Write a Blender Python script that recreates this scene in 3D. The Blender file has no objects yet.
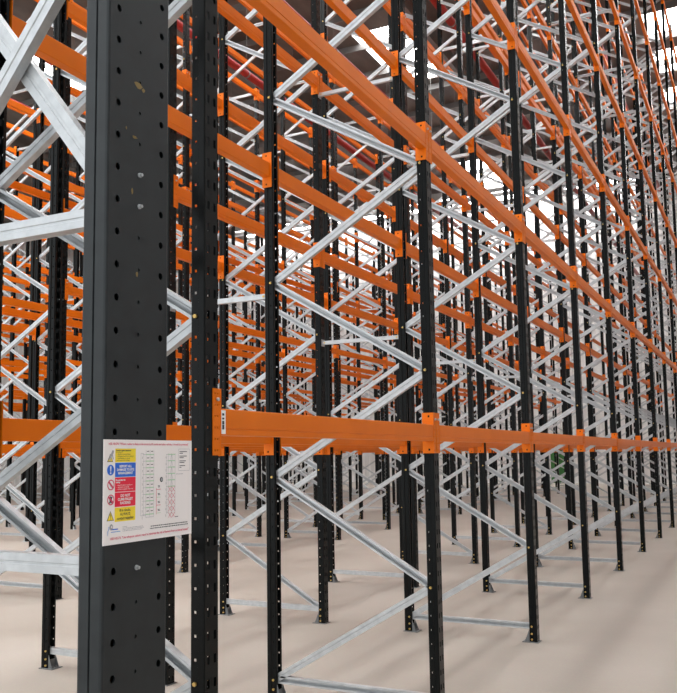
import bpy, bmesh, math, random
from mathutils import Matrix, Vector
random.seed(7)
S = bpy.context.scene
COL = S.collection

# ------------------------------------------------------------------ measures
BAY = 2.2196                      # spacing of the upright frames along a row
DEP = 1.0154                      # front upright to rear upright, centre to centre
PW, PD = 0.082, 0.060             # upright: face width, depth
LEVELS = (1.555, 3.225, 4.83, 6.42, 8.05, 9.63, 11.15, 12.6)
TALL, SHORT = 13.0, 8.33
CAM = Vector((1.6579, -4.6303, 1.44))
YAW, PITCH, ROLL = math.radians(27.836), math.radians(5.8919), math.radians(-0.66546)
F, CX, CY = 868.24, 305.26, 365.63

def cam_axes():
    f = Vector((-math.sin(YAW) * math.cos(PITCH), math.cos(YAW) * math.cos(PITCH), math.sin(PITCH)))
    r = Vector((math.cos(YAW), math.sin(YAW), 0)); u = r.cross(f)
    return r * math.cos(ROLL) + u * math.sin(ROLL), -r * math.sin(ROLL) + u * math.cos(ROLL), f
RR, UU, WW = cam_axes()
def project(p):
    d = Vector(p) - CAM; z = d.dot(WW)
    if z < 0.3: return None
    return CX + F * d.dot(RR) / z, CY - F * d.dot(UU) / z, z

# ------------------------------------------------------------------ materials
def material(name, colour, rough=0.5, metal=0.0, emit=None, strength=0, spec=0.5):
    m = bpy.data.materials.new(name); m.use_nodes = True
    b = m.node_tree.nodes['Principled BSDF']
    b.inputs['Base Color'].default_value = (*colour, 1)
    b.inputs['Roughness'].default_value = rough
    b.inputs['Metallic'].default_value = metal
    b.inputs['Specular IOR Level'].default_value = spec
    if emit:
        b.inputs['Emission Color'].default_value = (*emit, 1)
        b.inputs['Emission Strength'].default_value = strength
    return m
def noisy(m, a, b, scale=8.0, lo=0.35, hi=0.7, detail=5, rough=None, stretch=None):
    """mottled base colour between a and b"""
    nt = m.node_tree; N = nt.nodes; L = nt.links; p = N['Principled BSDF']
    tc = N.new('ShaderNodeTexCoord'); mp = N.new('ShaderNodeMapping'); ns = N.new('ShaderNodeTexNoise'); cr = N.new('ShaderNodeValToRGB')
    if stretch: mp.inputs['Scale'].default_value = stretch
    ns.inputs['Scale'].default_value = scale; ns.inputs['Detail'].default_value = detail
    cr.color_ramp.elements[0].position = lo; cr.color_ramp.elements[0].color = (*a, 1)
    cr.color_ramp.elements[1].position = hi; cr.color_ramp.elements[1].color = (*b, 1)
    L.new(tc.outputs['Object'], mp.inputs['Vector']); L.new(mp.outputs['Vector'], ns.inputs['Vector'])
    L.new(ns.outputs['Fac'], cr.inputs['Fac']); L.new(cr.outputs['Color'], p.inputs['Base Color'])
    if rough:
        mr = N.new('ShaderNodeMapRange'); mr.inputs['To Min'].default_value, mr.inputs['To Max'].default_value = rough
        L.new(ns.outputs['Fac'], mr.inputs['Value']); L.new(mr.outputs['Result'], p.inputs['Roughness'])
    return m
M = {}
M['black'] = material('black_upright_paint', (0.0055, 0.0065, 0.0065), 0.2, spec=0.13)
M['charcoal'] = noisy(material('charcoal_column_paint', (0.03, 0.03, 0.03), 0.42, spec=0.35), (0.012, 0.0155, 0.0175), (0.021, 0.026, 0.0285), 14, 0.35, 0.75, 6, (0.36, 0.6))
M['orange'] = noisy(material('orange_beam_paint', (0.72, 0.17, 0.012), 0.40, spec=0.2), (0.76, 0.162, 0.002), (0.83, 0.186, 0.003), 4, 0.3, 0.7, 3)
M['galv'] = noisy(material('galvanised_steel', (0.6, 0.62, 0.63), 0.40, 0.5), (0.48, 0.50, 0.515), (0.57, 0.59, 0.605), 22, 0.35, 0.65, 4, (0.34, 0.52))
M['zinc'] = material('yellow_zinc_bolt', (0.62, 0.42, 0.13), 0.35, 0.6)
M['concrete'] = material('power_floated_concrete', (0.5, 0.45, 0.41), 0.55)
M['roof'] = noisy(material('roof_lining', (0.2, 0.18, 0.17), 0.45), (0.075, 0.063, 0.056), (0.19, 0.168, 0.15), 1.3, 0.35, 0.7, 6, None, (1.0, 0.35, 1.0))
M['cladding'] = material('wall_cladding', (0.80, 0.79, 0.78), 0.55)
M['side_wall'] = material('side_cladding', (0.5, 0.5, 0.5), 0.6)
M['red'] = material('red_pipe_paint', (0.27, 0.014, 0.012), 0.4)
M['skylight_and_fill'] = material('rooflight_and_fill_sheet', (0.8, 0.8, 0.8), 0.6, emit=(1.0, 0.99, 0.98), strength=13.0)
M['steel'] = material('grey_roof_steel', (0.16, 0.155, 0.15), 0.5)
M['shaded_galv'] = material('shaded_galvanised_foot', (0.16, 0.17, 0.175), 0.5, 0.3)  # galvanised feet made darker, their shade put into the base colour
M['paper'] = material('sign_white', (0.95, 0.91, 0.905), 0.35)
M['s_yellow'] = material('sign_yellow', (0.98, 0.76, 0.035), 0.45)
M['s_blue'] = material('sign_blue', (0.015, 0.15, 0.72), 0.45)
M['s_red'] = material('sign_red', (0.84, 0.012, 0.05), 0.45)
M['s_pink'] = material('sign_heading_red', (0.72, 0.08, 0.16), 0.5)
M['s_ink'] = material('sign_ink', (0.03, 0.03, 0.04), 0.5)
M['s_grey'] = material('sign_grey', (0.42, 0.43, 0.46), 0.5)
M['s_green'] = material('sign_green', (0.52, 0.74, 0.52), 0.5)
M['s_sky'] = material('sign_light_blue', (0.16, 0.36, 0.75), 0.5)
M['s_white'] = material('sign_letter_white', (0.9, 0.9, 0.9), 0.5)
M['smudge'] = material('ochre_paint_smudge', (0.20, 0.135, 0.035), 0.6)
M['scuff'] = material('pale_scuff', (0.20, 0.20, 0.195), 0.6)
M['door_green'] = material('door_green', (0.03, 0.17, 0.03), 0.5)

def floor_nodes():
    m = M['concrete']; nt = m.node_tree; N = nt.nodes; L = nt.links; p = N['Principled BSDF']
    tc = N.new('ShaderNodeTexCoord')
    n1 = N.new('ShaderNodeTexNoise'); n1.inputs['Scale'].default_value = 0.7; n1.inputs['Detail'].default_value = 7
    n2 = N.new('ShaderNodeTexNoise'); n2.inputs['Scale'].default_value = 60; n2.inputs['Detail'].default_value = 3
    cr = N.new('ShaderNodeValToRGB')
    cr.color_ramp.elements[0].position = 0.3; cr.color_ramp.elements[0].color = (0.36, 0.318, 0.272, 1)
    cr.color_ramp.elements[1].position = 0.7; cr.color_ramp.elements[1].color = (0.445, 0.40, 0.352, 1)
    mix = N.new('ShaderNodeMix'); mix.data_type = 'RGBA'; mix.blend_type = 'MULTIPLY'; mix.inputs['Factor'].default_value = 0.16
    L.new(tc.outputs['Object'], n1.inputs['Vector']); L.new(tc.outputs['Object'], n2.inputs['Vector'])
    L.new(n1.outputs['Fac'], cr.inputs['Fac']); L.new(cr.outputs['Color'], mix.inputs['A']); L.new(n2.outputs['Color'], mix.inputs['B'])
    L.new(mix.outputs['Result'], p.inputs['Base Color'])
    mr = N.new('ShaderNodeMapRange'); mr.inputs['To Min'].default_value = 0.42; mr.inputs['To Max'].default_value = 0.62
    L.new(n1.outputs['Fac'], mr.inputs['Value']); L.new(mr.outputs['Result'], p.inputs['Roughness'])
floor_nodes()

# ------------------------------------------------------------------ mesh helpers
def mesh_of(name, bm, *mats):
    me = bpy.data.meshes.new(name); bmesh.ops.recalc_face_normals(bm, faces=bm.faces[:]); bm.to_mesh(me); bm.free()
    for m in mats: me.materials.append(m)
    return me
def obj(name, me, parent=None, loc=(0, 0, 0), rotz=0.0):
    o = bpy.data.objects.new(name, me); COL.objects.link(o); o.parent = parent
    o.location = loc; o.rotation_euler = (0, 0, rotz)
    return o
def tag(o, label, cat, group=None, kind=None):
    o['label'] = label; o['category'] = cat
    if group: o['group'] = group
    if kind: o['kind'] = kind
    return o
def empty(name, loc, rotz=0.0):
    o = bpy.data.objects.new(name, None); COL.objects.link(o); o.location = loc; o.rotation_euler = (0, 0, rotz)
    o.empty_display_size = 0.1
    return o
def box(bm, a, b, mat=0):
    vs = [bm.verts.new((x, y, z)) for z in (a[2], b[2]) for y in (a[1], b[1]) for x in (a[0], b[0])]
    fs = [(0, 2, 3, 1), (4, 5, 7, 6), (0, 1, 5, 4), (1, 3, 7, 5), (3, 2, 6, 7), (2, 0, 4, 6)]
    out = []
    for f in fs:
        q = bm.faces.new([vs[i] for i in f]); q.material_index = mat; out.append(q)
    return vs
def bevel_box(bm, a, b, r, mat=0):
    t = bmesh.new(); box(t, a, b)
    bmesh.ops.bevel(t, geom=t.edges[:], offset=r, segments=2, affect='EDGES', profile=0.5)
    add_bm(bm, t, mat)
def add_bm(bm, t, mat=None):
    mp = {v: bm.verts.new(v.co) for v in t.verts}
    for f in t.faces:
        q = bm.faces.new([mp[v] for v in f.verts]); q.material_index = f.material_index if mat is None else mat; q.smooth = f.smooth
    t.free()
def cyl(bm, p0, p1, r, n=10, mat=0, smooth=True, cap=True):
    p0, p1 = Vector(p0), Vector(p1); d = (p1 - p0).normalized()
    a = d.orthogonal().normalized(); b = d.cross(a)
    r0 = [bm.verts.new(p0 + (a * math.cos(2 * math.pi * i / n) + b * math.sin(2 * math.pi * i / n)) * r) for i in range(n)]
    r1 = [bm.verts.new(p1 + (a * math.cos(2 * math.pi * i / n) + b * math.sin(2 * math.pi * i / n)) * r) for i in range(n)]
    for i in range(n):
        f = bm.faces.new((r0[i], r0[(i + 1) % n], r1[(i + 1) % n], r1[i])); f.material_index = mat; f.smooth = smooth
    if cap:
        bm.faces.new(r0[::-1]).material_index = mat; bm.faces.new(r1).material_index = mat
def sweep(bm, prof, p0, p1, xa, ya, mat=0, closed=True):
    """prof: closed polygon of (u, v); swept from p0 to p1, u along xa and v along ya"""
    p0, p1, xa, ya = Vector(p0), Vector(p1), Vector(xa), Vector(ya)
    a = [bm.verts.new(p0 + xa * u + ya * v) for u, v in prof]; b = [bm.verts.new(p1 + xa * u + ya * v) for u, v in prof]
    n = len(prof)
    for i in range(n):
        bm.faces.new((a[i], a[(i + 1) % n], b[(i + 1) % n], b[i])).material_index = mat
    bm.faces.new(a[::-1]).material_index = mat; bm.faces.new(b).material_index = mat
def thick(path, t):
    """open polyline -> closed polygon of thickness t on its left side"""
    n = len(path); off = []
    for i in range(n):
        d0 = Vector(path[i]) - Vector(path[i - 1]) if i else Vector(path[1]) - Vector(path[0])
        d1 = Vector(path[i + 1]) - Vector(path[i]) if i < n - 1 else d0
        n0 = Vector((-d0.y, d0.x)).normalized(); n1 = Vector((-d1.y, d1.x)).normalized()
        m = (n0 + n1); m = m / max(m.length_squared, 1e-6) * 2
        off.append(Vector(path[i]) + m * t)
    return [tuple(p) for p in path] + [tuple(p) for p in off[::-1]]

# ------------------------------------------------------------------ upright: open-backed perforated section
def upright_half():
    return [(0.030, 0.012, 's'), (0.030, 0.025, 'p'), (0.030, 0.037, 'p'), (0.026, 0.041, 'p'), (0.006, 0.041, 'p'), (0.001, 0.035, 'p'),
            (-0.006, 0.035, 'h'), (-0.015, 0.035, 'p'), (-0.026, 0.035, 'p'), (-0.030, 0.031, 'p'), (-0.030, 0.017, 'e')]
def upright_mesh(name, height, pitch=0.075):
    half = upright_half()
    left = [(x, -y) for x, y, k in half][::-1]; right = [(x, y) for x, y, k in half]
    path = left + right; nseg = len(path) - 1
    kinds = []
    ks = [k for _, _, k in half]
    for i in range(nseg):
        j = i - len(left)                 # segment right[j] -> right[j+1]
        if i == len(left) - 1: kinds.append('p')
        elif j >= 0: kinds.append(ks[j])
        else: kinds.append(ks[len(left) - 2 - i])
    cuts = (0.0, 0.0235, 0.0330, 0.0420, 0.0515)
    zs = []
    n = int(height / pitch)
    for r in range(n):
        for c, q in enumerate(cuts): zs.append((r * pitch + q, c))
    zs.append((n * pitch, 0))
    bm = bmesh.new()
    grid = [[bm.verts.new((x, y, z)) for x, y in path] for z, _ in zs]
    for r in range(len(zs) - 1):
        c = zs[r][1]
        for i in range(nseg):
            k = kinds[i]
            if k == 's' and c in (1, 2, 3): continue
            if k == 'h' and c == 2: continue
            bm.faces.new((grid[r][i], grid[r][i + 1], grid[r + 1][i + 1], grid[r + 1][i]))
    bmesh.ops.recalc_face_normals(bm, faces=bm.faces[:])
    bmesh.ops.solidify(bm, geom=bm.faces[:], thickness=0.0022)
    return mesh_of(name, bm, M['black'])
def upright_plain(bm, x, flip, height, mat=0):
    s = -1 if flip else 1
    path = [(s * u + x, s * v) for u, v in [(-0.030, -0.017), (-0.030, -0.035), (0.0, -0.035), (0.004, -0.041), (0.030, -0.041), (0.030, 0.041), (0.004, 0.041), (0.0, 0.035), (-0.030, 0.035), (-0.030, 0.017)]]
    sweep(bm, thick(path, 0.0025), (0, 0, 0), (0, 0, height), (1, 0, 0), (0, 1, 0), mat)

# foot: plate on the floor, upstand and two triangular gussets on the inner side
def foot_bm(bm, x, flip, mat=0, bolts=False):
    s = -1 if flip else 1
    def B(a, b):
        xs = sorted((x + s * a[0], x + s * b[0])); ys = sorted((a[1], b[1]))
        box(bm, (xs[0], ys[0], a[2]), (xs[1], ys[1], b[2]), mat)
    B((-0.082, -0.052, 0.0), (0.040, 0.052, 0.005))
    for y in (-0.034, 0.030):
        tri = [(-0.066, 0.005), (-0.032, 0.005), (-0.032, 0.092)]
        a = [bm.verts.new((x + s * u, y, w)) for u, w in tri]; b = [bm.verts.new((x + s * u, y + 0.004, w)) for u, w in tri]
        for i in range(3): bm.faces.new((a[i], a[(i + 1) % 3], b[(i + 1) % 3], b[i])).material_index = mat
        bm.faces.new(a[::-1]).material_index = mat; bm.faces.new(b).material_index = mat
    B((-0.036, -0.030, 0.006), (-0.032, 0.030, 0.06))
    for y in (-0.03, 0.03):
        if bolts:
            sg = 1 if y > 0 else -1
            for z in (0.022, 0.064): cyl(bm, (x - s * 0.011, sg * 0.0345, z), (x - s * 0.011, sg * 0.0425, z), 0.0075, 6, 1, False)
        cyl(bm, (x - s * 0.055, y * 0.5, 0.005), (x - s * 0.055, y * 0.5, 0.018), 0.008, 6, mat, False)

# bracing channels; open side towards -Y when open_near
CH = [(-0.014, 0.021), (-0.014, 0.0), ]
def channel_bm(bm, p0, p1, open_near, w=0.040, d=0.026, lip=0.009, t=0.002, mat=0):
    p0, p1 = Vector(p0), Vector(p1); ax = (p1 - p0).normalized()
    up = Vector((0, 1, 0)).cross(ax); s = 1 if open_near else -1
    path = [(-w / 2 + lip, -d / 2), (-w / 2, -d / 2), (-w / 2, d / 2), (-w * 0.13, d / 2), (-w * 0.09, d / 2 - 0.003), (w * 0.09, d / 2 - 0.003), (w * 0.13, d / 2), (w / 2, d / 2), (w / 2, -d / 2), (w / 2 - lip, -d / 2)]
    sweep(bm, thick(path, t), p0, p1, up, Vector((0, s, 0)), mat)
def bolt_bm(bm, x, z, mat=1):
    for s in (-1, 1):
        cyl(bm, (x, s * 0.0345, z), (x, s * 0.0425, z), 0.0075, 6, mat, False)

XF, XR = -0.006, -DEP + 0.006       # where the braces meet the uprights (frame space: front upright at x = 0)
Z0, STEP = 0.115, 1.195             # rear nodes at Z0 + k STEP, front nodes half a step higher
def brace_mesh(name, kind):
    bm = bmesh.new()
    if kind == 'rise': a, b = (XR, 0, 0.0), (XF, 0, STEP / 2); channel_bm(bm, a, b, False); bolt_bm(bm, XF - 0.004, STEP / 2)
    elif kind == 'fall': a, b = (XF, 0, 0.0), (XR, 0, STEP / 2); channel_bm(bm, b, a, True); bolt_bm(bm, XR + 0.004, STEP / 2)
    else: a, b = (XR, 0, 0.0), (XF, 0, 0.0); channel_bm(bm, a, b, True); bolt_bm(bm, XF - 0.004, 0); bolt_bm(bm, XR + 0.004, 0)
    return mesh_of(name, bm, M['galv'], M['zinc'])
UP = {TALL: upright_mesh('upright_tall', TALL), SHORT: upright_mesh('upright_short', SHORT)}
FOOT = None
bm = bmesh.new(); foot_bm(bm, 0, False, 0, True); FOOT = mesh_of('foot_plate', bm, M['shaded_galv'], M['zinc'])
BR = {k: brace_mesh('brace_' + k, k) for k in ('rise', 'fall', 'flat')}
def brace_list(height):
    out = [('flat', 0.118)]
    k = 0
    while True:
        z = Z0 + k * STEP
        if z + STEP / 2 > height - 0.1: break
        out.append(('rise', z))
        if z + STEP > height - 0.1: break
        out.append(('fall', z + STEP / 2)); k += 1
    out.append(('flat', 8.21 if height > 10 else height - 0.10))
    return out
def merged_frame(height):
    bm = bmesh.new()
    for x, fl in ((0, False), (-DEP, True)):
        upright_plain(bm, x, fl, height, 0); foot_bm(bm, x, fl, 1)
    for k, z in brace_list(height):
        if k == 'rise': channel_bm(bm, (XR, 0, z), (XF, 0, z + STEP / 2), False, mat=1)
        elif k == 'fall': channel_bm(bm, (XR, 0, z + STEP / 2), (XF, 0, z), True, mat=1)
        else: channel_bm(bm, (XR, 0, z), (XF, 0, z), True, mat=1)
    return mesh_of('far_frame', bm, M['black'], M['galv'])
FAR = {SHORT: merged_frame(SHORT)}

# ------------------------------------------------------------------ rows of racking
ORD = ['zeroth', 'first', 'second', 'third', 'fourth', 'fifth', 'sixth', 'seventh', 'eighth', 'ninth', 'tenth', 'eleventh', 'twelfth', 'thirteenth', 'fourteenth', 'fifteenth', 'sixteenth', 'seventeenth', 'eighteenth']
NUM = ['nought', 'one', 'two', 'three', 'four', 'five', 'six', 'seven', 'eight']
def pair(x, gap, h, i0, i1, near):
    return [dict(x=x, flip=False, h=h, i0=i0, i1=i1, near=near), dict(x=x - 2 * DEP - gap, flip=True, h=h, i0=i0, i1=i1, near=near)]
ROWS = []
for args in ((0.0, 0.794, TALL, -1, 14, True), (-4.87, 0.56, SHORT, -1, 14, True), (-9.81, 0.79, SHORT, 0, 14, False),
             (-15.0, 0.79, SHORT, 1, 14, False), (-20.2, 0.79, SHORT, 2, 14, False)):
    ROWS += pair(*args)
def seen(pts, margin):
    for p in pts:
        q = project(p)
        if q and -margin < q[0] < 677 + margin and -margin < q[1] < 693 + margin: return True
    return False
FRAMES = {}
for n, row in enumerate(ROWS):
    r = n + 1
    rz = math.pi if row['flip'] else 0.0
    inner = row['x'] + (DEP if row['flip'] else -DEP)
    for i in range(row['i0'], row['i1'] + 1):
        y = i * BAY
        if not seen([(x, y, z) for x in (row['x'], inner) for z in (0, 2, 4, 6)], 60): continue
        lab = 'black upright frame with zigzag braces, %s from the signed end of the %s row' % (ORD[i + 2], ORD[r])
        FRAMES[(r, i)] = 1
        if row['near']:
            o = empty('upright_frame', (row['x'], y, 0), rz)
            for x, ro in ((0, 0), (-DEP, math.pi)):
                u = obj('upright', UP[row['h']], o, (x, 0, 0), ro)
                obj('base_plate', FOOT, u)
            for k, z in brace_list(row['h']):
                obj('brace', BR[k], o, (0, 0, z))
        else:
            o = obj('upright_frame', FAR[row['h']], None, (row['x'], y, 0), rz)
        tag(o, lab, 'rack frame', 'upright frames of the %s rack row' % ORD[r], 'thing')

# ------------------------------------------------------------------ load beams
BL = BAY - PW - 0.012               # between the end plates
def beam_profile():
    return [(0.004, 0.043), (0.004, -0.019), (0.0015, -0.021), (0.0015, -0.024), (0.004, -0.026), (0.004, -0.043), (0.002, -0.045), (-0.044, -0.045), (-0.046, -0.043), (-0.046, 0.043), (-0.044, 0.045), (0.002, 0.045)]
def beam_bm(bm, mat=0):
    sweep(bm, beam_profile(), (0, -BL / 2, 0), (0, BL / 2, 0), (1, 0, 0), (0, 0, 1), mat)
def holed_plate(bm, u0, u1, v0, v1, us, vs, r, put):
    """plate in (u, v) with square holes; put(u, v, side) gives the point"""
    cu = sorted({u0, u1, *[q for u in us for q in (u - r, u + r)]}); cv = sorted({v0, v1, *[q for v in vs for q in (v - r, v + r)]})
    t = bmesh.new()
    g = [[t.verts.new(put(a, b)) for a in cu] for b in cv]
    for j in range(len(cv) - 1):
        for i in range(len(cu) - 1):
            a, b = (cu[i] + cu[i + 1]) / 2, (cv[j] + cv[j + 1]) / 2
            if any(abs(a - u) < r for u in us) and any(abs(b - v) < r for v in vs): continue
            t.faces.new((g[j][i], g[j][i + 1], g[j + 1][i + 1], g[j + 1][i]))
    bmesh.ops.recalc_face_normals(t, faces=t.faces[:])
    bmesh.ops.solidify(t, geom=t.faces[:], thickness=0.004)
    add_bm(bm, t)
def connector_mesh(s):
    """end plate plus the strip folded on the upright's face, at the +Y (s=1) or -Y end; origin at the beam's middle"""
    bm = bmesh.new(); ye = s * (BL / 2 + 0.001)
    holed_plate(bm, -0.060, 0.006, -0.112, 0.112, (-0.022,), (-0.092, 0.092), 0.0055, lambda a, b: (a, ye, b))
    holed_plate(bm, 0.0, 0.041, -0.112, 0.112, (0.014, 0.029), (-0.095, -0.057, -0.019, 0.019, 0.057, 0.095), 0.0035, lambda a, b: (0.004, ye + s * a, b))
    cyl(bm, (0.006, ye + s * 0.0215, 0.075), (0.014, ye + s * 0.0215, 0.075), 0.006, 8, 1)
    return mesh_of('beam_connector', bm, M['orange'], M['galv'])
bm = bmesh.new(); beam_bm(bm); BEAM = mesh_of('load_beam', bm, M['orange'])
CON = {s: connector_mesh(s) for s in (-1, 1)}
def simple_connector(bm, s, T):
    ye = s * (BL / 2 + 0.001); t = bmesh.new()
    box(t, (-0.060, ye - 0.002, -0.112), (0.006, ye + 0.002, 0.112))
    a, b = sorted((ye, ye + s * 0.041)); box(t, (0.002, a, -0.112), (0.006, b, 0.112))
    bmesh.ops.transform(t, matrix=T, verts=t.verts[:]); add_bm(bm, t)
beams = []
for n, row in enumerate(ROWS):
    r = n + 1
    lv = [z for z in LEVELS if z < row['h']]
    if row['h'] == SHORT: lv[-1] = 8.19
    for side in ('aisle', 'spine'):
        outward = (1 if not row['flip'] else -1) * (1 if side == 'aisle' else -1)
        xc = row['x'] if side == 'aisle' else row['x'] + (DEP if row['flip'] else -DEP)
        x = xc + outward * 0.030
        for i in range(row['i0'], row['i1']):
            if (r, i) not in FRAMES or (r, i + 1) not in FRAMES: continue
            for L, z in enumerate(lv):
                ya, yb = i * BAY, (i + 1) * BAY
                pts = [project((x, ya + (yb - ya) * k / 20, z)) for k in range(21)]
                ins = [p for p in pts if p and -3 < p[0] < 680 and -3 < p[1] < 696]
                if not seen([(x, ya + (yb - ya) * k / 6, z) for k in range(7)], 60): continue
                area = 0.0
                for a, b in zip(ins, ins[1:]): area += math.hypot(a[0] - b[0], a[1] - b[1]) * F * 0.09 / a[2]
                beams.append((area, r, side, i, L + 1, x, (ya + yb) / 2, z, 0.0 if outward > 0 else math.pi))
beams.sort(key=lambda b: -b[0])
SHOWN = 300
for area, r, side, i, L, x, y, z, rz in beams[:SHOWN]:
    o = obj('load_beam', BEAM, None, (x, y, z), rz)
    for s in (-1, 1): obj('beam_connector', CON[s], o)
    tag(o, 'orange load beam, level %s, %s bay from the signed end, %s side, %s row' % (NUM[L], ORD[i + 2], side, ORD[r]), 'load beam', 'orange load beams of the racking', 'thing')
    if (r, side, i, L) == (1, 'aisle', -1, 1):
        b2 = bmesh.new(); box(b2, (0.004, -BL / 2 + 0.004, -0.040), (0.0048, -BL / 2 + 0.031, 0.040))
        lbl = obj('rating_label', mesh_of('rating_label', b2, M['s_white']), o); lbl['label'] = 'white load label at the end of the beam'
        b3 = bmesh.new()
        for zz, hh in ((0.026, 0.004), (0.012, 0.003), (-0.002, 0.006), (-0.014, 0.005), (-0.022, 0.003)):
            box(b3, (0.0048, -BL / 2 + 0.010, zz - hh), (0.0052, -BL / 2 + 0.022, zz + hh))
        obj('label_print', mesh_of('label_print', b3, M['s_ink']), lbl)
rest = beams[SHOWN:]
if rest:
    bm = bmesh.new()
    for area, r, side, i, L, x, y, z, rz in rest:
        T = Matrix.Translation((x, y, z)) @ Matrix.Rotation(rz, 4, 'Z')
        t = bmesh.new(); beam_bm(t); bmesh.ops.transform(t, matrix=T, verts=t.verts[:]); add_bm(bm, t)
        for s in (-1, 1): simple_connector(bm, s, T)
    o = obj('distant_load_beams', mesh_of('distant_load_beams', bm, M['orange']))
    tag(o, 'mass of small orange load beams deep inside the far racking', 'load beams', None, 'stuff')

# ------------------------------------------------------------------ row spacers tying the back-to-back rows together
def spacer_mesh(gap):
    bm = bmesh.new(); g = gap - 0.060
    path = [(-0.0135, -0.013), (-0.0135, 0.013), (0.0135, 0.013), (0.0135, -0.013)]
    sweep(bm, thick(path, 0.0025), (-g / 2, 0, 0), (g / 2, 0, 0), (0, 0, 1), (0, -1, 0), 0)
    for s in (-1, 1):
        box(bm, (s * (g / 2 + 0.001) - 0.002, -0.028, -0.03), (s * (g / 2 + 0.001) + 0.002, 0.028, 0.03), 0)
        cyl(bm, (s * (g / 2 - 0.022), -0.0135, 0), (s * (g / 2 - 0.022), -0.0195, 0), 0.008, 6, 1, False)
    return mesh_of('row_spacer', bm, M['galv'], M['zinc'])
for n in range(0, len(ROWS), 2):
    a, b = ROWS[n], ROWS[n + 1]
    xa, xb = a['x'] - DEP, b['x'] + DEP
    me = spacer_mesh(xa - xb - 0.004)
    for i in range(a['i0'], a['i1'] + 1):
        if (n + 1, i) not in FRAMES or (n + 2, i) not in FRAMES: continue
        for L, z in enumerate((2.43, 4.72, 7.0, 9.3, 11.6)):
            if z > a['h']: continue
            c = ((xa + xb) / 2, i * BAY, z)
            if not seen([c], 40): continue
            o = obj('row_spacer', me, None, c)
            tag(o, 'galvanised spacer, level %s, joining %s frames of %s and %s rack rows' % (NUM[L + 1], ORD[i + 2], ORD[n + 1], ORD[n + 2]), 'row spacer', 'row spacers between back-to-back rows', 'thing')

# ------------------------------------------------------------------ end frame with the wide grey column
AX0, AX1, AY0, AY1, AH = -0.072, 0.018, -2.738, -2.444, 13.0
def column_mesh():
    """two folded channels welded lip to lip, face punched with two rows of big holes and a middle row of small ones"""
    bm = bmesh.new(); w = AY1 - AY0; pitch = 0.0976; zoff = 0.0180
    cols = ((AY0 + 0.047, 0.0105), (AY0 + 0.1465, 0.0052), (AY1 - 0.040, 0.0105))
    # face as a strip of cells, each hole an octagon-like cut built from a ring of quads
    def cell(y0, y1, z0, z1, yc, zc, r):
        n = 12; ring = [bm.verts.new((AX1, yc + r * math.cos(2 * math.pi * k / n), zc + r * 1.05 * math.sin(2 * math.pi * k / n))) for k in range(n)]
        inn = [bm.verts.new((AX1 - 0.004, v.co.y, v.co.z)) for v in ring]
        out = []
        for k in range(n):
            c, s = math.cos(2 * math.pi * k / n), math.sin(2 * math.pi * k / n)
            m = 1 / max(abs(c), abs(s))
            yy = yc + ((y1 - yc) if c > 0 else (yc - y0)) * c * m; zz = zc + ((z1 - zc) if s > 0 else (zc - z0)) * s * m
            out.append(bm.verts.new((AX1, yy, zz)))
        for k in range(n):
            j = (k + 1) % n
            bm.faces.new((ring[k], ring[j], out[j], out[k])); bm.faces.new((inn[k], inn[j], ring[j], ring[k]))
        # corner fillers
        for k in range(n):
            j = (k + 1) % n; a, b = out[k].co, out[j].co
            if abs(a.y - b.y) > 1e-6 and abs(a.z - b.z) > 1e-6:
                cv = (AX1, a.y if abs(abs(a.y - yc) - max(y1 - yc, yc - y0)) < 1e-6 or a.y in (y0, y1) else b.y, 0)
                yy = y1 if (a.y + b.y) / 2 > yc else y0; zz = z1 if (a.z + b.z) / 2 > zc else z0
                bm.faces.new((out[k], out[j], bm.verts.new((AX1, yy, zz))))
    edges = [AY0 + 0.009, AY0 + 0.097, AY0 + 0.200, AY1 - 0.009]
    nz = int(AH / pitch)
    for k in range(nz):
        z0 = k * pitch
        for (yc, r), y0, y1 in zip(cols, edges, edges[1:]):
            cell(y0, y1, z0, z0 + pitch, yc, z0 + zoff + 0.03, r)
    top = nz * pitch
    xm = (AX0 + AX1) / 2
    # rest of the outline: rounded corners, the welded seam as a shallow groove
    path = [(AX1, AY0 + 0.009), (AX1 - 0.003, AY0 + 0.0025), (AX1 - 0.009, AY0), (xm + 0.0035, AY0), (xm + 0.001, AY0 + 0.005), (xm - 0.001, AY0 + 0.005), (xm - 0.0035, AY0), (AX0 + 0.009, AY0), (AX0 + 0.003, AY0 + 0.0025), (AX0, AY0 + 0.009),
            (AX0, AY1 - 0.009), (AX0 + 0.003, AY1 - 0.0025), (AX0 + 0.009, AY1), (xm + 0.0035, AY1), (xm + 0.001, AY1 - 0.005), (xm - 0.001, AY1 - 0.005), (xm - 0.0035, AY1), (AX1 - 0.009, AY1), (AX1 - 0.003, AY1 - 0.0025), (AX1, AY1 - 0.009)]
    lo = [bm.verts.new((x, y, 0)) for x, y in path]; hi = [bm.verts.new((x, y, top)) for x, y in path]
    for i in range(len(path) - 1):
        bm.faces.new((lo[i], lo[i + 1], hi[i + 1], hi[i]))
    bm.faces.new(hi); bm.faces.new(lo[::-1])
    bmesh.ops.remove_doubles(bm, verts=bm.verts[:], dist=0.00005)
    me = bpy.data.meshes.new('wide_column'); bm.to_mesh(me); bm.free()
    # outward normals checked by hand: recalc on an open face set can flip
    b = bmesh.new(); b.from_mesh(me); bmesh.ops.recalc_face_normals(b, faces=b.faces[:]); b.to_mesh(me); b.free()
    me.materials.append(M['charcoal']); return me
end = empty('end_frame', (0, 0, 0))
tag(end, 'heavy charcoal end frame with wide punched column carrying the white safety sign', 'rack frame', None, 'thing')
COLM = column_mesh()
col_near = obj('wide_column', COLM, end)
XB = -1.06
o = obj('wide_column', COLM, end, (XB + (AX0 + AX1) / 2 - 0.0, AY0 + AY1, 0), math.pi)
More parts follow.
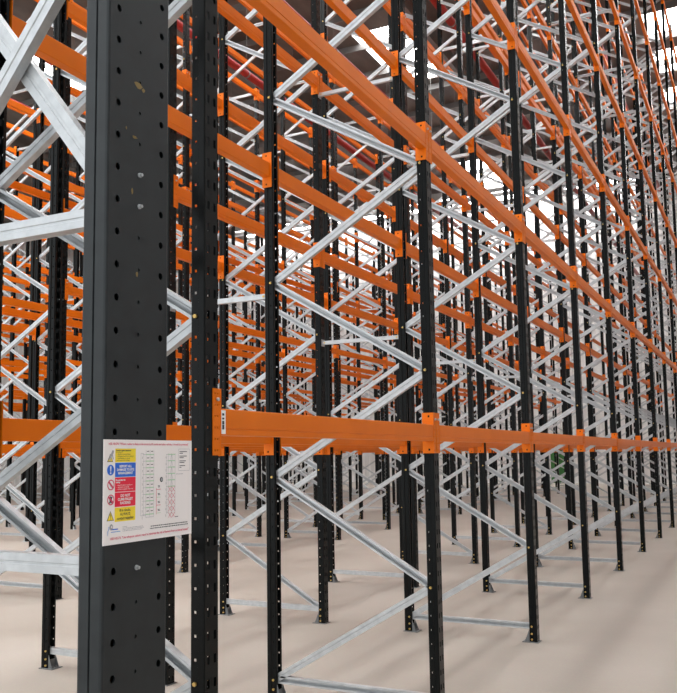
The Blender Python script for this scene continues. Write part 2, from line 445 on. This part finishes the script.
def bm_part(name, fn, mats, parent, label=None):
    b = bmesh.new(); fn(b); q = obj(name, mesh_of(name, b, *mats), parent)
    if label: q['label'] = label
    return q
xl, xr, ym = XB + 0.045, AX0 + 0.001, (AY0 + AY1) / 2
def strut(b, p0, p1, w, d, open_near): channel_bm(b, p0, p1, open_near, w, d, 0.014, 0.003)
for z in (0.12, 1.118, 2.183, 3.42, 4.66, 5.9, 7.14, 8.4, 9.6, 10.8, 12.0):
    bm_part('tie_bar', lambda b: strut(b, (xl, ym, z), (xr, ym, z), 0.052, 0.040, False), (M['galv'],), end)
for k, (z0, z1) in enumerate(((2.25, 3.36), (3.50, 4.60), (4.74, 5.84), (5.98, 7.08))):
    bm_part('cross_brace', lambda b: strut(b, (xl, ym + 0.022, z1 + 0.06), (xr, ym + 0.022, z0 - 0.02), 0.062, 0.03, False), (M['galv'],), end)
    bm_part('cross_brace', lambda b: strut(b, (xl, ym - 0.022, z0 - 0.12), (xr, ym - 0.022, z1 - 0.12), 0.056, 0.03, False), (M['galv'],), end)
def foot(b, x):
    box(b, (x - 0.09, AY0 - 0.03, -0.0), (x + 0.09, AY1 + 0.03, 0.012))
for x in ((AX0 + AX1) / 2, XB): bm_part('base_plate', lambda b: foot(b, x), (M['galv'],), end)
def hexbolt(b, y, z):
    cyl(b, (AX1 - 0.002, y, z), (AX1 + 0.004, y, z), 0.0075, 12, 0, False); cyl(b, (AX1 + 0.004, y, z), (AX1 + 0.012, y, z), 0.0052, 6, 0, False)
PT = 0.0976
def hole_z(k): return k * PT + 0.048
for z in (23, 22, 11):
    bm_part('bolt', lambda b: hexbolt(b, AY0 + 0.1465, hole_z(z)), (M['galv'],), end, 'bright zinc bolt in the middle hole row')
def patch(b, y, z, w, h, seed):
    rnd = random.Random(seed); n = 11
    vs = [b.verts.new((AX1 + 0.0006, y + w * (0.6 + 0.4 * rnd.random()) * math.cos(2 * math.pi * k / n), z + h * (0.55 + 0.45 * rnd.random()) * math.sin(2 * math.pi * k / n))) for k in range(n)]
    b.faces.new(vs)
def smudges(b):
    for k, (y, z, w, h) in enumerate(((-2.60, 2.575, .022, .012), (-2.575, 2.567, .010, .008), (-2.615, 2.405, .014, .006), (-2.655, 2.422, .004, .006), (-2.625, 2.235, .006, .012), (-2.60, 1.985, .006, .01))): patch(b, y, z, w, h, k)
bm_part('paint_smudge', smudges, (M['smudge'],), end, 'ochre paint smudges')

# ------------------------------------------------------------------ the safety sign hung on the column
SX, SY, SZ = AX1 + 0.0035, -2.7434, 1.4906     # top-left corner; u runs along +Y, v downwards
def P(u, v, k=0): return (SX + 0.0012 + 0.0003 * k, SY + u, SZ - v)
def rect(b, u0, v0, u1, v1, k=1, mat=0):
    f = b.faces.new([b.verts.new(P(*q, k)) for q in ((u0, v0), (u0, v1), (u1, v1), (u1, v0))]); f.material_index = mat
def poly(b, pts, k=1, mat=0):
    f = b.faces.new([b.verts.new(P(u, v, k)) for u, v in pts]); f.material_index = mat
def disc(b, u, v, r0, r1, k=1, mat=0, n=24, ry=None):
    ry = ry or 1.0
    if r0 == 0: poly(b, [(u + r1 * math.cos(2 * math.pi * i / n), v - ry * r1 * math.sin(2 * math.pi * i / n)) for i in range(n)], k, mat); return
    for i in range(n):
        a, c = 2 * math.pi * i / n, 2 * math.pi * (i + 1) / n
        poly(b, [(u + r0 * math.cos(a), v - r0 * math.sin(a)), (u + r1 * math.cos(a), v - r1 * math.sin(a)), (u + r1 * math.cos(c), v - r1 * math.sin(c)), (u + r0 * math.cos(c), v - r0 * math.sin(c))], k, mat)
def line(b, u0, v0, u1, v1, t, k=1, mat=0):
    d = Vector((u1 - u0, v1 - v0)).normalized() * t / 2; n = Vector((-d.y, d.x))
    poly(b, [(u0 + n.x, v0 + n.y), (u1 + n.x, v1 + n.y), (u1 - n.x, v1 - n.y), (u0 - n.x, v0 - n.y)], k, mat)
def flat(name, fn, mats, parent, label=None):
    b = bmesh.new(); fn(b); me = bpy.data.meshes.new(name); b.to_mesh(me); b.free()
    # faces all look along +X
    b = bmesh.new(); b.from_mesh(me)
    for f in b.faces:
        f.normal_update()
        if f.normal.x < 0: f.normal_flip()
    b.to_mesh(me); b.free()
    for m in mats: me.materials.append(m)
    q = obj(name, me, parent)
    if label: q['label'] = label
    return q
TEXTS = []
def text(name, s, u, v, size, mat, parent, align='LEFT', bold=0.0, width=None, k=2, tilt=0.0):
    cu = bpy.data.curves.new(name, 'FONT'); cu.body = s; cu.size = size; cu.align_x = align; cu.align_y = 'CENTER'; cu.offset = bold; cu.space_line = 1.0; cu.resolution_u = 3
    t = bpy.data.objects.new(name + '_source', cu); COL.objects.link(t)
    TEXTS.append((t, name, u, v, mat, parent, width, k, tilt))
def finish_texts():
    bpy.context.view_layer.update(); dg = bpy.context.evaluated_depsgraph_get()
    for t, name, u, v, mat, parent, width, k, tilt in TEXTS:
        me = bpy.data.meshes.new_from_object(t.evaluated_get(dg)); me.name = name
        xs = [q.co.x for q in me.vertices]; w = max(xs) - min(xs) if xs else 1
        sc = width / w if width else 1.0
        for q in me.vertices:
            x, y = q.co.x * sc, q.co.y * (1 if not width else min(1, max(sc, 0.8)))
            q.co = Vector(P(u + x, v - y - tilt * x, k))
        me.materials.clear(); me.materials.append(M[mat]); obj(name, me, parent)
    for t, *_ in TEXTS:
        cu = t.data; bpy.data.objects.remove(t); bpy.data.curves.remove(cu)

bm = bmesh.new(); box(bm, (SX, SY, SZ - 0.2940), (SX + 0.0012, SY + 0.4205, SZ))
sign = obj('safety_sign', mesh_of('safety_sign', bm, M['paper']))
tag(sign, 'white racking safety notice with coloured warning panels fixed to the wide charcoal column', 'sign', None, 'thing')
text('heading', 'HSE HSG76: "Where racking is likely to be struck by lift trucks and other vehicles, it should be protected"', 0.020, 0.0125, 0.0095, 's_pink', sign, width=0.381, bold=0.0002)
text('footer', 'HSE HSG76: "Use adequate column guard to minimise the risk of damage from accidental impact"', 0.030, 0.2775, 0.0095, 's_pink', sign, width=0.372, bold=0.0002)
PAN = (('s_yellow', 0.0255, 0.0640), ('s_blue', 0.0660, 0.1060), ('s_red', 0.1075, 0.1480), ('s_red', 0.1495, 0.1900), ('s_yellow', 0.1920, 0.2315))
panels = []
for m, v0, v1 in PAN:
    panels.append(flat('warning_panel', lambda b: rect(b, 0.049, v0, 0.140, v1), (M[m],), sign, {'s_yellow': 'yellow panel', 's_blue': 'blue panel', 's_red': 'red panel'}[m]))
text('lettering', 'Conduct regular inspections', 0.052, 0.0310, 0.0062, 's_ink', panels[0], width=0.066, bold=0.0003)
text('lettering', 'of racking for:', 0.052, 0.0365, 0.0050, 's_ink', panels[0])
text('lettering', '- loose or missing fixings\n- damaged beams and uprights\n- overloading or misuse\nand report the findings', 0.056, 0.0502, 0.0058, 's_ink', panels[0], width=0.074)
text('lettering', 'REPORT ALL\nDAMAGE TO SITE\nMANAGEMENT', 0.0945, 0.0860, 0.0112, 's_white', panels[1], 'CENTER', 0.0004, 0.076)
text('lettering', 'Do not alter the\nracking:', 0.052, 0.1180, 0.0062, 's_white', panels[2], bold=0.0003)
text('lettering', '- beam levels or positions\n- structure or fixings\n- without supplier approval', 0.056, 0.1350, 0.0056, 's_white', panels[2], width=0.072)
text('lettering', 'DO NOT\nCLIMB PALLET\nRACKING', 0.0945, 0.1698, 0.0112, 's_white', panels[3], 'CENTER', 0.0004, 0.066)
text('lettering', 'If in doubt,\nALWAYS\ncontact supplier', 0.0945, 0.2118, 0.0112, 's_ink', panels[4], 'CENTER', 0.0002, 0.074)
def tri(b, u, v, s, mat, k=1): poly(b, [(u - s, v + s * 0.8), (u + s, v + s * 0.8), (u, v - s)], k, mat)
def pic_inspect(b):
    tri(b, 0.0275, 0.0530, 0.0125, 0); tri(b, 0.0275, 0.0535, 0.0098, 1, 2)
    disc(b, 0.038, 0.0345, 0, 0.0045, 3, 2); line(b, 0.037, 0.037, 0.030, 0.047, 0.008, 3, 2); line(b, 0.030, 0.045, 0.026, 0.060, 0.004, 3, 2); line(b, 0.036, 0.042, 0.040, 0.056, 0.004, 3, 2); line(b, 0.026, 0.046, 0.022, 0.058, 0.003, 3, 2)
def pic_must(b):
    disc(b, 0.030, 0.0860, 0, 0.0150, 1, 0); poly(b, [(0.0270, 0.0755), (0.0330, 0.0755), (0.0318, 0.0900), (0.0282, 0.0900)], 2, 1); disc(b, 0.030, 0.0945, 0, 0.0027, 2, 1)
def pic_no(v, person):
    def fn(b):
        disc(b, 0.0315, v, 0.0118, 0.0150, 2, 0); line(b, 0.0215, v - 0.0095, 0.0415, v + 0.0095, 0.0032 * 2, 2, 0)
        if person:
            disc(b, 0.0315, v - 0.0075, 0, 0.0026, 1, 1); line(b, 0.0315, v - 0.005, 0.0315, v + 0.003, 0.010, 1, 1); line(b, 0.0315, v + 0.002, 0.0265, v + 0.0095, 0.005, 1, 1); line(b, 0.0315, v + 0.002, 0.036, v + 0.0095, 0.005, 1, 1); line(b, 0.032, v - 0.003, 0.038, v - 0.008, 0.004, 1, 1); line(b, 0.031, v - 0.003, 0.025, v - 0.008, 0.004, 1, 1)
    return fn
def pic_warn(b):
    tri(b, 0.031, 0.2150, 0.0150, 0); tri(b, 0.031, 0.2160, 0.0122, 1, 2); poly(b, [(0.0298, 0.2090), (0.0322, 0.2090), (0.0316, 0.2190), (0.0304, 0.2190)], 3, 0); disc(b, 0.031, 0.2218, 0, 0.0013, 3, 0, 10)
flat('pictogram', pic_inspect, (M['s_ink'], M['s_yellow'], M['s_grey']), sign, 'yellow warning triangle with a stooping figure')
flat('pictogram', pic_must, (M['s_blue'], M['s_white']), sign, 'blue disc with a white exclamation mark')
flat('pictogram', pic_no(0.1275, False), (M['s_pink'], M['s_ink']), sign, 'red prohibition ring')
flat('pictogram', pic_no(0.1690, True), (M['s_pink'], M['s_ink']), sign, 'red prohibition ring over a climbing figure')
flat('pictogram', pic_warn, (M['s_ink'], M['s_yellow']), sign, 'yellow warning triangle')
T1 = 0.0006
def elevation(b):
    line(b, 0.1640, 0.0400, 0.1640, 0.2220, T1 * 1.6, 1, 0); line(b, 0.1770, 0.0400, 0.1770, 0.2220, T1 * 1.6, 1, 0)
    for u in (0.1880, 0.2070, 0.2255): line(b, u, 0.030, u, 0.2280, T1 * 1.6, 1, 0)
    line(b, 0.1640, 0.0400, 0.1770, 0.0400, T1 * 1.6); line(b, 0.1640, 0.2220, 0.1880, 0.2220, T1 * 1.6)
    for k in range(10):
        v = 0.0430 + k * 0.0196
        line(b, 0.1870, v, 0.2265, v, 0.0030, 1, 1); line(b, 0.1720, v, 0.1870, v, T1 * 1.6, 1, 0)
        for u in (0.1915, 0.2105): rect(b, u, v - 0.0105, u + 0.011, v - 0.0085, 2, 2)
        rect(b, 0.1705, v + 0.006, 0.1715, v + 0.013, 2, 2)
    line(b, 0.1880, 0.2280, 0.2255, 0.2280, T1 * 1.6)
def section(b):
    for u in (0.2970, 0.3140, 0.3320): line(b, u, 0.040, u, 0.2250, T1 * 1.8, 1, 0)
    line(b, 0.2890, 0.0430, 0.2890, 0.2250, T1 * 1.6, 1, 0)
    for k in range(10):
        v = 0.0430 + k * 0.0196
        if k < 6: line(b, 0.2960, v, 0.3330, v, 0.0030, 1, 1)
        line(b, 0.2860, v, 0.2960, v, T1 * 1.6, 1, 0); rect(b, 0.2845, v + 0.006, 0.2856, v + 0.013, 2, 2)
        if k >= 5:
            line(b, 0.2975, v + 0.001, 0.3135, v + 0.0170, 0.0013, 2, 3); line(b, 0.3135, v + 0.001, 0.2975, v + 0.0170, 0.0013, 2, 3)
            line(b, 0.3145, v + 0.001, 0.3315, v + 0.0170, 0.0013, 2, 3); line(b, 0.3315, v + 0.001, 0.3145, v + 0.0170, 0.0013, 2, 3)
        else:
            line(b, 0.3140, v, 0.3060, v + 0.0196, T1 * 1.5, 1, 0); line(b, 0.3140, v, 0.3220, v + 0.0196, T1 * 1.5, 1, 0)
def side_key(b):
    line(b, 0.2385, 0.1440, 0.2385, 0.2220, 0.0016, 1, 1)
    for k in range(4):
        v = 0.1480 + k * 0.0235; line(b, 0.2385, v, 0.2600, v, 0.0015, 1, 1 if k % 2 == 0 else 2)
        rect(b, 0.2450, v - 0.0115, 0.2545, v - 0.0095, 2, 0); rect(b, 0.2460, v - 0.0080, 0.2560, v - 0.0062, 2, 0)
    disc(b, 0.2630, 0.1190, 0, 0.0078, 1, 0); disc(b, 0.2640, 0.1190, 0, 0.0045, 2, 3)
def legend(b):
    for a in ((0.350, 0.0265, 0.409, 0.0265), (0.350, 0.0940, 0.409, 0.0940), (0.350, 0.0265, 0.350, 0.0940), (0.409, 0.0265, 0.409, 0.0940)): line(b, *a, T1 * 1.6, 1, 0)
    for k, v in enumerate((0.035, 0.040, 0.049, 0.054, 0.064, 0.069, 0.079, 0.084)):
        rect(b, 0.355, v - 0.0013, 0.355 + (0.040, 0.018, 0.038, 0.022, 0.034, 0.026, 0.030, 0.010)[k], v + 0.0009, 1, 1 if k % 2 == 0 else 2)
def print_lines(rows, half, seed, w0, w1, gap):
    def fn(b):
        rnd = random.Random(seed)
        for v, u0, u1 in rows:
            u = u0
            while u < u1 - 0.003:
                w = w0 + (w1 - w0) * rnd.random(); rect(b, u, v - half, min(u + w, u1), v + half, 1, 0); u += w + gap
    return fn
def logo(b):
    disc(b, 0.0350, 0.2450, 0, 0.0075, 1, 0, 20, 1.15); disc(b, 0.0366, 0.2445, 0, 0.0024, 2, 2, 16, 1.2)
    pts = [(0.0235, 0.2420), (0.0265, 0.2440), (0.0268, 0.2500), (0.0225, 0.2560), (0.0218, 0.2660), (0.0200, 0.2690), (0.0195, 0.2560), (0.0240, 0.2490)]
    poly(b, pts, 1, 1)
    rect(b, 0.036, 0.2505, 0.064, 0.2535, 1, 3); rect(b, 0.034, 0.2580, 0.074, 0.2600, 1, 1)
flat('elevation_diagram', elevation, (M['s_grey'], M['s_green'], M['s_ink']), sign, 'grey and green line drawing of a tall bay')
flat('section_diagram', section, (M['s_grey'], M['s_green'], M['s_ink'], M['s_pink']), sign, 'line drawing of a bay with red crosses in its lower half')
flat('pallet_key', side_key, (M['s_ink'], M['s_pink'], M['s_green'], M['s_grey']), sign)
flat('legend_box', legend, (M['s_grey'], M['s_ink'], M['s_ink']), sign)
flat('address_print', print_lines(((0.2475, 0.084, 0.104), (0.2515, 0.084, 0.178), (0.2555, 0.084, 0.180), (0.2595, 0.084, 0.172)), 0.0008, 3, 0.002, 0.007, 0.0016), (M['s_grey'],), sign)
flat('notice_print', print_lines(((0.2555, 0.212, 0.398), (0.2620, 0.209, 0.400)), 0.0014, 5, 0.003, 0.009, 0.0018), (M['s_ink'],), sign)
flat('caption_print', print_lines(((0.2352, 0.334, 0.352),), 0.0011, 6, 0.004, 0.007, 0.0015), (M['s_ink'],), sign)
flat('caption_print', print_lines(((0.1042, 0.338, 0.374),), 0.0009, 7, 0.004, 0.007, 0.0015), (M['s_grey'],), sign)
flat('logo', logo, (M['s_grey'], M['s_sky'], M['paper'], M['s_blue']), sign, 'grey oval and blue swoosh logo')
finish_texts()

# ------------------------------------------------------------------ the building
XL, XRT, YF, YB, RH = -34.0, 4.2, -9.0, 37.5, 13.9
def struct(name, fn, mats, loc=(0, 0, 0)):
    b = bmesh.new(); fn(b); o = obj(name, mesh_of(name, b, *mats), None, loc); o['kind'] = 'structure'; return o
struct('floor', lambda b: box(b, (XL, YF, -0.2), (XRT, YB, 0.0)), (M['concrete'],))
def ribbed(b, length, height, pitch, depth, put):
    """trapezoid-profile cladding as one sheet with thickness"""
    n = int(length / pitch); prof = []
    for k in range(n):
        a = k * pitch
        prof += [(a, 0), (a + pitch * .45, 0), (a + pitch * .55, depth), (a + pitch * .9, depth)]
    prof.append((n * pitch, 0)); prof += [(n * pitch, -0.1), (0, -0.1)]
    put(b, prof, height)
def back_put(b, prof, h):
    sweep(b, prof, (XL, YB + 0.1, 0), (XL, YB + 0.1, h), (1, 0, 0), (0, -1, 0))
struct('wall_back', lambda b: ribbed(b, XRT - XL, RH, 0.33, 0.04, back_put), (M['cladding'],))
def left_put(b, prof, h):
    sweep(b, prof, (XL, YF, 0), (XL, YF, h), (0, 1, 0), (1, 0, 0))
struct('wall_left', lambda b: ribbed(b, YB - YF, RH, 0.33, 0.04, left_put), (M['cladding'],))
def right_put(b, prof, h):
    sweep(b, prof, (XRT, YF, 0), (XRT, YF, h), (0, 1, 0), (-1, 0, 0))
struct('wall_right', lambda b: ribbed(b, YB - YF, RH, 0.33, 0.04, right_put), (M['side_wall'],))
# roof with rectangular openings filled by glowing sheets, rooflights and added fill strips
LIGHTS = [(1.9, -8.0, 2.6, 37.0), (-4.6, -8.0, -3.2, 14.5), (-9.5, -8.0, -8.0, 11.5), (-14.8, -8.0, -13.2, 8.5), (-20.5, -8.0, -18.5, 6.0), (-27.0, -8.0, -25.0, 4.0), (-8.6, 18.0, -7.1, 22.0), (-0.9, 20.6, 0.2, 22.4), (-0.9, 23.6, 0.2, 25.4), (-0.9, 26.8, 0.2, 28.8), (-10.2, 30.5, -8.2, 35.0), (-18.6, 12.2, -16.6, 17.0), (-24.0, 35.6, -3.0, 37.2)]  # strips starting behind the camera are out of view, added for light
def roof(b):
    xs = sorted({XL, XRT, *[q for l in LIGHTS for q in (l[0], l[2])]}); ys = sorted({YF, YB, *[q for l in LIGHTS for q in (l[1], l[3])]})
    for x0, x1 in zip(xs, xs[1:]):
        for y0, y1 in zip(ys, ys[1:]):
            c = ((x0 + x1) / 2, (y0 + y1) / 2)
            if any(l[0] < c[0] < l[2] and l[1] < c[1] < l[3] for l in LIGHTS): continue
            box(b, (x0, y0, RH), (x1, y1, RH + 0.15))
struct('ceiling', roof, (M['roof'],))
for k, l in enumerate(LIGHTS):
    struct('rooflight_and_fill_%d' % (k + 1), lambda b: box(b, (l[0], l[1], RH + 0.04), (l[2], l[3], RH + 0.07)), (M['skylight_and_fill'],))
def purlins(b):
    y = YF + 1.0
    while y < YB:
        box(b, (XL, y, RH - 0.20), (XRT, y + 0.06, RH)); y += 1.9
struct('trim_1', purlins, (M['steel'],))
def rafter(b):
    for x in (-30, -24.2, -18.2, -12.2, -6.2, 2.9):
        box(b, (x - 0.09, YF, RH - 0.70), (x + 0.09, YB, RH - 0.68)); box(b, (x - 0.01, YF, RH - 0.68), (x + 0.01, YB, RH - 0.22)); box(b, (x - 0.09, YF, RH - 0.22), (x + 0.09, YB, RH - 0.20))
struct('trim_2', rafter, (M['steel'],))
# door in the far wall, seen through the racking
def door(b):
    box(b, (-7.45, YB - 0.06, 0.0), (-6.7, YB + 0.02, 2.1), 0)
struct('door_1', door, (M['door_green'],))

# sprinkler mains running along the rows
PIPES = ((-2.97, 9.25, 'beside the second rack row'), (-2.0, 13.25, 'over the first two rack rows'), (-5.35, 9.25, 'above the third rack row'), (-7.35, 9.25, 'above the fourth rack row'), (-10.4, 9.25, 'above the fifth rack row'), (-12.6, 9.25, 'above the sixth rack row'), (-15.6, 9.25, 'above the seventh rack row'))
for x, z, where in PIPES:
    b = bmesh.new(); cyl(b, (x, 0.5, z), (x, YB - 0.1, z), 0.075 if z < 12 else 0.10, 14)
    o = empty('sprinkler_pipe', (x, 0.5, z))
    me = mesh_of('pipe_run', b, M['red']); me.transform(Matrix.Translation((-x, -0.5, -z))); obj('pipe_run', me, o)
    y = 2.4
    rc = 0.082 if z < 12 else 0.107
    hb = bmesh.new(); cyl(hb, (0, 0, rc - 0.012), (0, 0, RH - 0.2 - z), 0.006, 6); cyl(hb, (0, -0.02, 0), (0, 0.02, 0), rc, 14, 0)
    hm = mesh_of('pipe_hanger', hb, M['steel'])
    while y < YB - 0.5:
        obj('pipe_hanger', hm, o, (0, y - 0.5, 0)); y += 3.8
    tag(o, 'long red sprinkler main hung from the roof %s' % where, 'pipe', 'red sprinkler mains', 'thing')

# ------------------------------------------------------------------ light and camera
w = bpy.data.worlds.new('overcast'); S.world = w; w.use_nodes = True
bg = w.node_tree.nodes['Background']; bg.inputs['Color'].default_value = (0.93, 0.97, 1.0, 1); bg.inputs['Strength'].default_value = 1.3
cd = bpy.data.cameras.new('camera'); cam = bpy.data.objects.new('camera', cd); COL.objects.link(cam); S.camera = cam
m3 = Matrix((RR, UU, -WW)).transposed()
cam.matrix_world = Matrix.Translation(CAM) @ m3.to_4x4()
cd.sensor_fit = 'HORIZONTAL'; cd.sensor_width = 36.0; cd.lens = F / 677 * 36.0
cd.shift_x = (338.5 - CX) / 677; cd.shift_y = (CY - 346.5) / 677
cd.clip_start = 0.05; cd.clip_end = 300
vs = S.view_settings
vs.view_transform = 'Standard'; vs.look = 'None'; vs.gamma = 1; vs.use_curve_mapping = False; vs.exposure = 0.32
